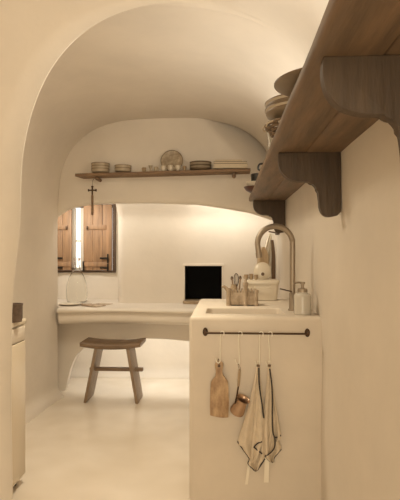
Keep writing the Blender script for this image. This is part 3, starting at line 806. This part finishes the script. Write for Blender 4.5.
# ------------------------------------------------------------------ shelf over the niche
yf = YH - .15
L = at(75, 173.5, yf); Rr = at(250.5, 168.2, yf)
t = thing('niche_shelf', 'thin weathered wood shelf holding small dishes over the niche', 'shelf', (0, YH, 0))
bm = BM(); th = .022
def shz(x): return lerp(L.z, Rr.z, (x - L.x) / (Rr.x - L.x))
rows = []
n = 40
for k in range(n + 1):
    x = lerp(L.x, Rr.x, k / n); z = shz(x) + .002 * nz(x, 1, 1, 5); yfr = -.15 + .004 * nz(x, 0, 0, 8); ybk = .004
    if k == 0: pass
    rows.append([bm.verts.new(p) for p in [(x, yfr, z - th + .004), (x, yfr + .003, z - th), (x + (.03 if k == 0 else 0), ybk, z - th), (x + (.03 if k == 0 else 0), ybk, z), (x, yfr + .003, z), (x, yfr, z - .003)]])
grid_faces(bm, rows, True); bm.faces.new(rows[0]); bm.faces.new(rows[-1]); obj('plank', bm, 'back_wood', t, angle=45)
for px in (97, 234):
    x = at(px, 178, yf + .05).x; z = shz(x) - th
    bm = BM(); tube(bm, [(x, .01, z - .016), (x, -.105, z - .014), (x, -.118, z - .014)], [.015, .015, .012], 12); obj('peg', bm, 'back_wood', t)
def on_shelf(px, dy=.075):
    x = at(px, 168, YH - dy).x; return (x, YH - dy, shz(x) + .005)
def W(px, Y=YH - .08): return px / 500 * Y
# bowls stacks
for (px, r, n_, hh_, where) in ((100.5, .072, 3, .022, 'left end'), (123, .066, 2, .022, 'second from left')):
    P = on_shelf(px)
    for k in range(n_):
        lab = {('left end', 0): 'bottom bowl of the three-bowl stack at the niche shelf left end', ('left end', 1): 'middle bowl of the three-bowl stack at the niche shelf left end',
               ('left end', 2): 'top bowl of the three-bowl stack at the niche shelf left end', ('second from left', 0): 'lower bowl of the two-bowl stack on the niche shelf',
               ('second from left', 1): 'upper bowl of the two-bowl stack on the niche shelf'}[(where, k)]
        t = thing('soup_bowl', lab, 'bowl', (P[0], P[1], P[2] + k * hh_), 0, 'stacked bowls on the niche shelf')
        bm = BM(); lathe(bm, [(0, 0), (r * .6, 0), (r * .93, .010), (r, .024), (r * 1.0, .034), (r * .96, .034), (r * .94, .022), (r * .6, .006), (0, .006)], 32); obj('bowl_body', bm, 'ceramic', t)
        bm = BM(); lathe(bm, [(r * .95, .031), (r * 1.01, .031), (r * 1.01, .036), (r * .95, .036), (r * .95, .031)], 32); obj('rim', bm, 'ceramic_dark', t)
P = on_shelf(200.5)
for k in range(5):
    lab = ['bottom plate of the stack beside the books', 'second plate up in the stack beside the books', 'middle plate of the stack beside the books', 'fourth plate up in the stack beside the books', 'topmost plate of the stack beside the books'][k]
    t = thing('dinner_plate', lab, 'plate', (P[0], P[1], P[2] + k * .0125), 0, 'plates stacked on the niche shelf')
    r = .086; bm = BM(); lathe(bm, [(0, 0), (r * .8, 0), (r, .010), (r, .0145), (r * .97, .0145), (r * .78, .006), (0, .006)], 36); obj('plate_body', bm, 'ceramic' if k % 2 else 'ceramic_dark', t)
# books lying flat
xb0, xb1 = at(213.5, 165, YH - .08).x, at(247.5, 165, YH - .08).x
zz = on_shelf(230)[2] + .002
for k, (h_, ins, lab) in enumerate([(.034, 0, 'thick pale book lying flat at the bottom of the pile on the niche shelf'), (.018, .004, 'thin pale book with dark cover lying on the thick book'), (.012, .03, 'slim booklet lying on top of the pile of books')]):
    t = thing('book', lab, 'book', ((xb0 + xb1) / 2 - ins / 2, YH - .08, zz), 0, 'books lying on the niche shelf')
    w = (xb1 - xb0) / 2 - ins; d = .062
    bm = BM(); box(bm, (-w + .003, -d + .003, .003), (w - .003, d, h_ - .003)); obj('pages', bm, 'book', t, smooth=False)
    bm = BM(); box(bm, (-w, -d, 0), (w, d, .003)); box(bm, (-w, -d, h_ - .003), (w, d, h_)); box(bm, (-w, d - .001, 0), (w, d + .002, h_)); obj('cover', bm, 'cover_dark' if k == 1 else 'cover_pale', t, smooth=False)
    zz += h_ + .0005
# leaning decorated plate
P = on_shelf(172, .03); r = W(11.3)
t = thing('decorated_plate', 'round plate with dark painted pattern leaning on the hearth wall', 'plate', (P[0], YH - .030, P[2] + r * .985), 0)
bm = BM(); lathe(bm, [(0, 0), (r * .6, 0), (r * .95, .012), (r, .014), (r * .97, .017), (r * .6, .006), (0, .006)], 40, Matrix.Rotation(math.radians(78), 4, 'X')); obj('plate_body', bm, 'patterned', t)
bm = BM(); lathe(bm, [(r * .95, .013), (r * 1.01, .013), (r * 1.01, .018), (r * .95, .018), (r * .95, .013)], 40, Matrix.Rotation(math.radians(78), 4, 'X')); obj('rim', bm, 'ceramic_dark', t)
# little cups in a row
spec = [(144, .018, .028, 'clay', 'small tan egg cup at the left of the row of little cups'), (150.5, .014, .040, 'ceramic', 'narrow flared cup between two little cups left of the patterned plate'),
        (156, .018, .030, 'ceramic', 'small pale cup just left of the patterned plate'), (163.5, .019, .036, 'white_ceramic', 'small white cup before the left side of the patterned plate'),
        (170.5, .021, .038, 'white_ceramic', 'small white cup before the middle of the patterned plate'), (178, .021, .036, 'white_ceramic', 'small white cup before the right side of the patterned plate'),
        (184.5, .016, .030, 'clay', 'small tan cup between the patterned plate and the plate stack')]
for k, (px, r, h_, m, lab) in enumerate(spec):
    P = on_shelf(px, .105)
    t = thing('little_cup', lab, 'cup', P, 0, 'little cups on the niche shelf')
    if k == 1: pr = [(0, 0), (.010, 0), (.005, .012), (.008, .02), (.018, h_), (.016, h_), (.006, .02), (0, .018)]
    else: pr = [(0, 0), (r * .6, 0), (r * .95, h_ * .3), (r, h_ * .7), (r * .9, h_), (r * .8, h_), (r * .85, h_ * .3), (0, h_ * .2)]
    bm = BM(); lathe(bm, [(a, b * 1.15) for a, b in pr], 20); obj('cup_body', bm, m, t)
    if k in (2, 3, 4, 5):
        bm = BM(); tube(bm, smooth_path([(r * .9, -.002, h_ * .8), (r * 1.4, -.002, h_ * .7), (r * 1.35, -.002, h_ * .35), (r * .85, -.002, h_ * .3)], 4), .0022, 6); obj('handle', bm, m, t)
# cross hanging from the peg
ycx = YH - .125
c0 = at(93, 180, ycx); cc = at(92.3, 193, ycx); cbm = at(93.2, 215, ycx)
t = thing('hanging_cross', 'small metal cross hanging on a cord from the niche shelf', 'cross', tuple(cc))
bm = BM(); e = .0045
def bar(bm, a, b, w): tube(bm, [a, lerp(a, b, .5), b], [w, w, w], 4)
box(bm, (-.006, -.004, -.022 * 1), (.006, .004, .052), .0015); box(bm, (-.032, -.004, .016), (.032, .004, .027), .0015)
for s in (-1, 1): box(bm, (s * .030 - .005, -.005, .012), (s * .030 + .005, .005, .031), .0015)
box(bm, (-.009, -.005, .045), (.009, .005, .056), .0015)
obj('crossbars', bm, 'bronze', t)
bm = BM(); box(bm, (-.008, -.005, cbm.z - cc.z), (.009, .005, -.018), .002); obj('lower_shaft', bm, 'back_wood', t)
bm = BM(); xp = at(97, 178, yf + .05).x; tube(bm, smooth_path([(0, 0, .054), (.001, 0, .08), (c0.x - cc.x, 0, c0.z - cc.z + .0), (xp - cc.x - .006, 0, shz(xp) - th - .012 - cc.z), (xp - cc.x, .0, shz(xp) - th + .0005 - cc.z)], 5), .0015, 6); obj('cord', bm, 'strap', t)

# ------------------------------------------------------------------ desk items
dz = .740
p = at(76.5, 300, 4.32)
t = thing('shallow_dish', 'wide shallow pale dish under the glass bottle', 'dish', (at(70.5, 300, 4.13).x, 4.13, dz))
bm = BM(); lathe(bm, [(0, 0), (.07, 0), (.10, .010), (.102, .013), (.098, .013), (.07, .004), (0, .004)], 36); obj('dish_body', bm, 'white_ceramic', t)
t = thing('glass_demijohn', 'large clear glass bottle with narrow neck on the desk', 'bottle', (at(76.8, 300, 4.36).x, 4.36, dz))
k_ = 4.36 / 500
def bz(py): return (300 - py) * k_
pr = [(0, 0), (.078, 0), (.086, .008), (.090, .05), (.092, bz(288)), (.086, bz(282)), (.068, bz(275)), (.045, bz(270)), (.030, bz(267)), (.024, bz(262)), (.024, bz(258)), (.029, bz(257.5)), (.029, bz(255.5)), (.022, bz(255.3))]
inn = [(max(r - .0035, 0), z) for r, z in pr[1:-3]][::-1]
inn[-1] = (.07, .006); 
bm = BM(); lathe(bm, pr + [(.020, bz(256))] + inn + [(0, .006)], 44); obj('bottle_body', bm, 'glass', t, angle=60)
# papers
spec = [((86, 303.5), (101, 306.5), .0, 'open printed booklet lying on the desk front', .17, .11, -.5), ((99, 299.5), (107, 301), 0, 'single printed sheet lying behind the booklet on the desk', .14, .09, -.3),
        ((84, 300.5), (88, 301), 0, 'small folded leaflet between the bottle and the booklet', .10, .07, .4)]
for k, (a, b, _, lab, w, d, rot) in enumerate(spec):
    yy = (4.06, 4.20, 4.17)[k]
    pxx = ((a[0] + b[0]) / 2)
    q = at(pxx, 302, yy)
    if k == 0:
        t = thing('booklet', lab, 'booklet', (q.x, yy, dz), rot)
        for s in (-1, 1):
            bm = BM(); rows = []
            for i in range(9):
                u = i / 8; z = .003 + .008 * math.sin(PI * u) ** .8
                rows.append([bm.verts.new((s * u * w / 2, -d / 2, z)), bm.verts.new((s * u * w / 2, d / 2, z)), bm.verts.new((s * u * w / 2, d / 2, .0)), bm.verts.new((s * u * w / 2, -d / 2, .0))])
            grid_faces(bm, rows, True); bm.faces.new(rows[0]); bm.faces.new(rows[-1]); obj('page', bm, 'print', t)
    else:
        bm = BM(); box(bm, (-w / 2, -d / 2, .000), (w / 2, d / 2, .0025 if k == 1 else .005))
        o = obj(['', 'paper_sheet', 'leaflet'][k], bm, 'print', smooth=False); o.location = (q.x, yy, dz); o.rotation_euler.z = rot; tag(o, lab, 'paper')

# ------------------------------------------------------------------ stool
ys0, ys1 = 3.84, 4.10
Ls, Rs = at(79.6, 345, ys0), at(140.3, 347, ys0)
scx = (Ls.x + Rs.x) / 2; sw = (Rs.x - Ls.x) / 2
t = thing('saddle_stool', 'dark wooden saddle stool with splayed plank legs before the desk', 'stool', (scx, (ys0 + ys1) / 2, 0))
sd = (ys1 - ys0) / 2; zs = .447
bm = BM(); rows = []
for i in range(33):
    u = -1 + 2 * i / 32; x = u * sw; c = .022 * (u * u) ** 1.1 ; th = .034 - .004 * u * u
    row = []
    for (y, z) in [(-sd, c + .004), (-sd + .004, c), (sd - .004, c), (sd, c + .004), (sd, c + th - .004), (sd - .006, c + th), (0, c + th), (-sd + .006, c + th), (-sd, c + th - .004)]:
        row.append(bm.verts.new((x, y, zs - .022 + z)))
    rows.append(row)
grid_faces(bm, rows, True); bm.faces.new(rows[0]); bm.faces.new(rows[-1]); obj('seat', bm, 'stool', t, angle=35)
for s, tp, bt in ((-1, at(95.2, 352, ys0).x, at(84.2, 403, ys0).x), (1, at(126.8, 352, ys0).x, at(136.3, 403, ys0).x)):
    tx, bx = tp - scx, bt - scx; hwid = .0115
    bm = BM(); P = [(tx - hwid, -sd + .012, zs - .012), (tx + hwid, -sd + .012, zs - .012), (bx + hwid * .9, -sd + .012, .004), (bx - hwid * .9, -sd + .012, .004)]
    prism(bm, P, (0, 2 * sd - .024, 0), .003); obj('leg', bm, 'stool_leg', t, angle=35)
za = at(110, 373, ys0).z
bm = BM(); a, b = at(85.5, 373, ys0).x - scx, at(140.2, 373, ys0).x - scx
box(bm, (a, -.02, za - .013), (b, .02, za + .013), .003); obj('stretcher', bm, 'stool', t)

# ------------------------------------------------------------------ cabinet and pot on the left
xc = at(25, 487, 2.54).x; zc1 = .845
ya_, yb_ = 2.20, 2.545
t = thing('low_cabinet', 'low pale enamel cabinet with thin worktop behind the left pier', 'cabinet', (xc, yb_, 0))
bm = BM(); box(bm, (-.36, ya_ - yb_, .03), (-.006, 0, zc1 - .03), .004); obj('body', bm, 'white_paint', t)
bm = BM(); box(bm, (-.36, ya_ - yb_ - .01, zc1 - .026), (.004, .006, zc1), .004); obj('worktop', bm, 'appliance', t)
bm = BM(); box(bm, (-.008, ya_ - yb_ + .004, zc1 - .105), (.004, -.012, zc1 - .034), .003); obj('drawer', bm, 'counter', t)
bm = BM(); box(bm, (-.008, ya_ - yb_ + .004, .05), (.006, -.012, zc1 - .112), .003); obj('door', bm, 'appliance', t)
for k in (0, 1):
    bm = BM(); lathe(bm, [(0, 0), (.018, 0), (.018, .01), (.011, .014), (.011, .034), (0, .034)], 16, Matrix.Translation((-.045, -.05 - .24 * k, 0))); obj('foot', bm, 'black', t)
q = at(17, 320, 2.42)
t = thing('speckled_pot', 'small dark speckled pot standing on the low cabinet', 'pot', (q.x - .012, 2.42, zc1))
bm = BM(); lathe(bm, [(0, 0), (.034, 0), (.038, .02), (.038, .078), (.040, .084), (.040, .090), (.034, .090), (.034, .02), (0, .015)], 28); obj('pot_body', bm, 'pot', t)

# ------------------------------------------------------------------ lights
def area(name, loc, rot, sx, sy, power, col, spread=PI):
    l = bpy.data.lights.new(name, 'AREA'); l.shape = 'RECTANGLE'; l.size = sx; l.size_y = sy; l.energy = power; l.color = col; l.spread = spread
    o = bpy.data.objects.new(name, l); C.objects.link(o); o.location = loc; o.rotation_euler = rot; return o
P_ = [2.1, 4.8, 9.2, 0, 31, 52, .8, 8, 4.4]
WARM = (1.0, .97, .87); AMB = (1.0, .885, .675)
# LED strip hidden behind the lip of the niche, shining down and back
area('niche_strip', (.02, YH + .10, 1.60), (math.radians(30), 0, 0), .65, .05, P_[0], WARM)
area('niche_strip', (-.85, YH + .10, 1.60), (math.radians(35), 0, 0), 1.0, .05, P_[6], WARM)
# LED strip under the desk, low at the back
area('desk_strip', (-.5, 4.33, .55), (math.radians(8), 0, 0), 1.6, .05, P_[1], WARM)
# strip on top of the long shelf, lighting the vault
area('shelf_strip', (.36, 1.75, 1.66), (PI, math.radians(-15), 0), .05, 2.5, P_[2], WARM)
# added soft fill light behind the camera; the rear wall has no window
area('rear_fill', (-.15, -1.35, 1.15), (math.radians(90), 0, 0), 1.0, 1.4, P_[4], AMB)
area('inner_fill', (-.6, 2.36, 2.09), (0, 0, 0), .3, .3, P_[7], AMB)  # added fill for the inner room walls, no lamp hangs here
# added fill to brighten the wall of the window bay
area('bay_fill', (-1.45, YH + .12, 1.60), (math.radians(50), 0, 0), .5, .05, P_[8], WARM)
# added downlight to brighten the inner floor, no fixture above
sp = bpy.data.lights.new('floor_fill_spot', 'SPOT'); sp.energy = P_[5]; sp.color = AMB; sp.spot_size = math.radians(95); sp.spot_blend = 1; sp.shadow_soft_size = .12
so = bpy.data.objects.new('floor_fill_spot', sp); C.objects.link(so); so.location = (-.6, 2.42, 2.08); so.rotation_euler = (math.radians(12), 0, 0)

w = bpy.data.worlds.new('daylight'); bpy.context.scene.world = w; w.use_nodes = True
bg = w.node_tree.nodes['Background']; bg.inputs[0].default_value = (1.0, .97, .92, 1); bg.inputs[1].default_value = 2.2
vs = bpy.context.scene.view_settings
vs.view_transform = 'Standard'; vs.look = 'None'; vs.gamma = 1; vs.use_curve_mapping = False; vs.exposure = 0
